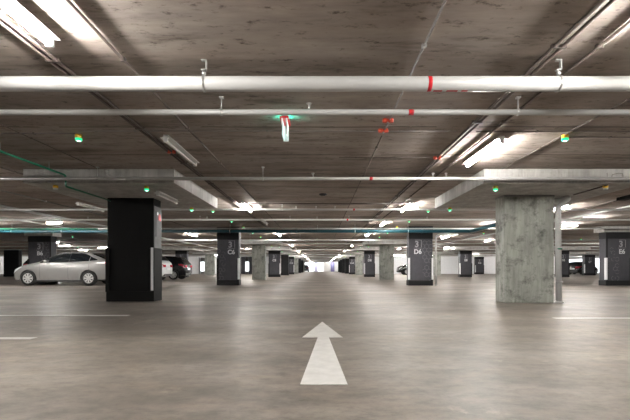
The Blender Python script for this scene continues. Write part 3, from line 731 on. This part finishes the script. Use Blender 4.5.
def smooth_tab(tab, x):
    # slight rounding of the table so that profiles have no kinks
    h = 0.05; return (lerp_tab(tab, x - h) + 2 * lerp_tab(tab, x) + lerp_tab(tab, x + h)) / 4
def car(label, spec, paint, loc, rotz, scale=1.0, plate=True):
    """car with its nose at local x=0 and its tail at +x, wheels on z=0"""
    t = thing('parked_car', label, 'car', loc, 'parked cars'); t.rotation_euler = (0, 0, rotz); t.scale = (scale,) * 3
    S = spec; L = S['L']
    def dims(x):
        f = (lambda tab: smooth_tab(tab, x)) if 0.12 < x < L - 0.12 else (lambda tab: lerp_tab(tab, x))
        zt, zs, zb, w, wt = (f(S[k]) for k in ('zt', 'zs', 'zb', 'w', 'wt'))
        zs = min(zs, zt - 0.03)
        return zt, zs, zb, w, wt
    def half(x):
        zt, zs, zb, w, wt = dims(x)
        wt = min(wt, w * 0.93); ms = zb + (zs - zb) * 0.5
        gh = zt - zs
        return [(0, zb), (w * 0.8, zb), (w * 0.955, zb + 0.05), (w * 0.99, zb + (ms - zb) * 0.6), (w, ms), (w * 0.985, zs - 0.10 * (zs - zb)), (w * 0.955, zs - 0.015), (w * 0.93, zs + min(0.01, gh * 0.2)),
                (w * 0.93 + (wt - w * 0.93) * 0.45, zs + gh * 0.42), (wt + 0.015, zs + gh * 0.82), (wt - 0.05, zs + gh * 0.95), (wt * 0.6, zt - 0.008), (0, zt)]
    def side_y(x, z):
        h = half(x)
        for (ya, za), (yb, zb_) in zip(h[6:10], h[7:11]):
            if za <= z <= zb_ + 1e-6: return ya + (yb - ya) * (z - za) / max(1e-6, zb_ - za)
        for (ya, za), (yb, zb_) in zip(h[1:7], h[2:8]):
            if za <= z <= zb_ + 1e-6: return ya + (yb - ya) * (z - za) / max(1e-6, zb_ - za)
        return h[6][0]
    xs = sorted(set([0, 0.015, 0.03, 0.06, 0.1] + [i * 0.08 for i in range(1, int(L / 0.08) + 1) if 0.12 < i * 0.08 < L - 0.1] + [L - 0.09, L - 0.06, L - 0.03, L - 0.015, L]))
    rows = []
    for x in xs:
        h = half(x); rows.append([(x, -y, z) for y, z in h] + [(x, y, z) for y, z in h[::-1]][1:])
    m = MB().grid(rows)
    for r in (rows[0], rows[-1]):
        m.b.faces.new([m.b.verts.new(Vector(p)) for p in r[:-1]])
    bmesh.ops.remove_doubles(m.b, verts=m.b.verts, dist=0.0004)
    body = m.build('body', paint, t)
    # wheel wells cut out of the body
    cm = MB()
    for wxx in S['wheels']:
        for s in (-1, 1):
            cm.lathe([(S['wr'] + 0.055, -0.13), (S['wr'] + 0.055, 0.3)] if s > 0 else [(S['wr'] + 0.055, -0.3), (S['wr'] + 0.055, 0.13)], (wxx, s * 0.75, S['wr']), 'Y', 36)
    cut = cm.build('cutter', M_TRIM)
    body.parent = None
    bo = body.modifiers.new('wells', 'BOOLEAN'); bo.operation = 'DIFFERENCE'; bo.object = cut; bo.solver = 'EXACT'
    dg = bpy.context.evaluated_depsgraph_get(); dg.update()
    me = bpy.data.meshes.new_from_object(body.evaluated_get(dg))
    me.set_sharp_from_angle(angle=math.radians(32))
    body.modifiers.clear(); body.data = me; body.parent = t; me.name = 'body'
    bpy.data.objects.remove(cut)
    for wxx in S['wheels']:
        for s in (-1, 1):
            y = s * (S['W'] - 0.105); r = S['wr']
            wl = MB().lathe([(r * 0.62, -0.09), (r * 0.9, -0.10), (r, -0.07), (r, 0.07), (r * 0.9, 0.10), (r * 0.62, 0.09)], (0, 0, 0), 'Y', 32).build('wheel', M_RUBBER, t, (wxx, y, r))
            hb = MB(); o_ = s * 0.088
            hb.lathe([(r * 0.68, o_ - s * 0.02), (r * 0.68, o_ + s * 0.006), (r * 0.61, o_ + s * 0.008), (r * 0.58, o_ - s * 0.01)], (0, 0, 0), 'Y', 32)
            hb.lathe([(r * 0.17, o_ - s * 0.01), (r * 0.17, o_ + s * 0.012), (r * 0.08, o_ + s * 0.016)], (0, 0, 0), 'Y', 16)
            for k in range(8):
                a = 2 * math.pi * k / 8; c_, s_ = math.cos(a), math.sin(a); w0, w1 = r * 0.075, r * 0.14
                q = [(r * 0.12, -w0), (r * 0.63, -w1), (r * 0.63, w1), (r * 0.12, w0)]
                hb.prism([(u * c_ - v * s_, o_ - s * 0.004, u * s_ + v * c_) for u, v in q], (0, s * 0.014, 0))
            hb.build('hubcap', M_RIM, wl)
    # side glass
    for s in (-1, 1):
        for a, b, lo, up in S['side']:
            rws = []
            for i in range(13):
                x = a + (b - a) * i / 12; z0, z1 = lerp_tab(lo, x), lerp_tab(up, x)
                rws.append([(x, s * (side_y(x, z0 + (z1 - z0) * j / 6) + 0.006), z0 + (z1 - z0) * j / 6) for j in range(7)])
            MB().grid(rws).build('side_window', M_GLASS, t)
        sm = MB()
        for x in S['seams']:
            pts = [(x, s * (side_y(x, z) + 0.001), z) for z in [0.26 + 0.06 * i for i in range(12)]]
            sm.tube(pts, 0.005, 4)
        sm.build('door_seam', M_TRIM, t)
        for x in S['handles']:
            z = lerp_tab(S['zs'], x) - 0.11; y = side_y(x, z)
            MB().box((x - 0.09, s * y - 0.008, z - 0.014), (x + 0.09, s * y + s * 0.03 if s > 0 else s * y + 0.008, z + 0.014) if s > 0 else (x + 0.09, s * y + 0.008, z + 0.014), 0.004).build('door_handle', paint, t)
        x = S['mirror']; z = lerp_tab(S['zs'], x) + 0.06; y = side_y(x, z)
        MB().box((x - 0.09, min(s * (y - 0.01), s * (y + 0.17)), z - 0.05), (x + 0.05, max(s * (y - 0.01), s * (y + 0.17)), z + 0.07), 0.03).build('wing_mirror', paint, t)
        MB().box((0.95, min(s * (S['W'] - 0.05), s * (S['W'] - 0.01)), 0.165), (L - 1.15, max(s * (S['W'] - 0.05), s * (S['W'] - 0.01)), 0.235), 0.01).build('sill', M_TRIM, t)
    # front and rear glass, drawn just over the sections
    def screen(x0, x1, k, name):
        rws = []
        for i in range(9):
            x = x0 + (x1 - x0) * i / 8; h = half(x); q = []
            hy, hz = zip(*[(h[9][0] - 0.035, h[9][1]), h[10], h[11], h[12]])
            pts = [(y, z) for y, z in zip(hy, hz)]
            q = [(x, -y, z + 0.008) for y, z in pts] + [(x, y, z + 0.008) for y, z in pts[::-1]][1:]
            rws.append(q)
        MB().grid(rws).build(name, M_GLASS, t)
    screen(*S['ws'], 0, 'windscreen'); screen(*S['rw'], 0, 'rear_window')
    # lamps
    for s in (-1, 1):
        rws = []
        zt0 = lerp_tab(S['zs'], 0.2)
        for i in range(7):
            x = 0.05 + 0.42 * i / 6; hgt = 0.11 * (1 - (i / 6) ** 2) + 0.012; z1 = lerp_tab(S['zs'], x) - 0.01
            rws.append([(x, s * (side_y(x, z1 - hgt + hgt * j / 3) + 0.006), z1 - hgt + hgt * j / 3) for j in range(4)])
        MB().grid(rws).build('headlamp', M_HEAD, t)
        rws = []
        for i in range(7):
            x = L - 0.40 + 0.37 * i / 6; hgt = 0.05 + 0.14 * (i / 6); z1 = lerp_tab(S['zs'], min(x, L - 0.1)) - 0.05
            rws.append([(x, s * (side_y(x, z1 - hgt + hgt * j / 3) + 0.008), z1 - hgt + hgt * j / 3) for j in range(4)])
        MB().grid(rws).build('tail_lamp', M_TAIL, t)
        zl = lerp_tab(S['zs'], L - 0.12) - 0.05
        MB().box((L - 0.06, min(s * 0.34, s * 0.66), zl - 0.17), (L + 0.004, max(s * 0.34, s * 0.66), zl - 0.03), 0.01).build('tail_lamp', M_TAIL, t)
    MB().box((-0.012, -0.45, 0.30), (0.10, 0.45, 0.46), 0.02).build('front_grille', M_TRIM, t)
    MB().box((L - 0.16, -0.58, 0.26), (L + 0.006, 0.58, 0.40), 0.02).build('rear_skirt', M_TRIM, t)
    if plate:
        MB().box((L - 0.03, -0.24, 0.60), (L + 0.016, 0.24, 0.74), 0.004).build('number_plate', M_STRIPE, t)
    return t

car('silver sedan parked at left, half behind the black column', SEDAN, M_SILVER, (wx(12.2, 17.0) + 0.38, 16.35 + 0.82, 0), 0, 0.955)
car('white hatchback showing its tail right of the black column', HATCH, M_WHITECAR, (-8.55 - 3.95, 22.9, 0), 0, 1.0)
car('black hatchback with red tail lamp beyond the white hatchback', HATCH, M_DARKCAR, (-8.35 - 3.95, 25.9, 0), 0, 1.0)
car('dark car behind the silver sedan bonnet, beside column B6', HATCH, M_DARKCAR, (-13.75, 24.8, 0), math.pi, 1.0)
car('black sport utility car seen between the bare column and D6', SUV, M_DARKCAR, (8.75, 45.5, 0), 0, 1.0)
car('black hatchback at far right between two charcoal columns', HATCH, M_DARKCAR, (31.6, 47.0, 0), math.pi + 0.5, 1.0)
car('grey hatchback at far right partly behind the G9 column', HATCH, M_GREYCAR, (29.2, 49.3, 0), 0.3, 1.0)
car('small grey car at the end of the aisle beside the bright opening', HATCH, M_GREYCAR, (-3.1, 90.0, 0), math.pi / 2 + math.pi, 1.0)
# pale door panel at the left edge
t = thing('metal_door_panel', 'pale grey door at the very left edge beside the black column', 'door', (-28.6, 35.2, 0))
MB().box((-0.75, 0, 0), (0.62, 0.08, 2.05), 0.01).build('door_leaf', M_GREYPIPE, t)
MB().box((-0.55, -0.01, 1.2), (0.4, 0.0, 1.8)).build('dark_pane', M_GLASS, t)
MB().box((0.42, -0.04, 0.95), (0.5, 0.0, 1.1), 0.01).build('handle', M_STEEL, t)

# ------------------------------------------------------------------ world, camera, view
w = bpy.data.worlds.new('daylight'); SC.world = w; w.use_nodes = True
bg = w.node_tree.nodes['Background']; bg.inputs['Color'].default_value = (0.93, 0.97, 1.0, 1); bg.inputs['Strength'].default_value = 1.6
cd = bpy.data.cameras.new('camera'); cam = bpy.data.objects.new('camera', cd); COL.objects.link(cam)
cd.sensor_width = 36; cd.lens = F / 630 * 36; cd.shift_x = -4.5 / 630; cd.shift_y = 58.7 / 630; cd.clip_end = 300
cam.location = (0, 0, EYE); cam.rotation_euler = (math.pi / 2, 0, 0)
SC.camera = cam
SC.view_settings.view_transform = 'Standard'; SC.view_settings.look = 'None'
SC.view_settings.exposure = 0.82; SC.view_settings.gamma = 1.0; SC.view_settings.use_curve_mapping = False
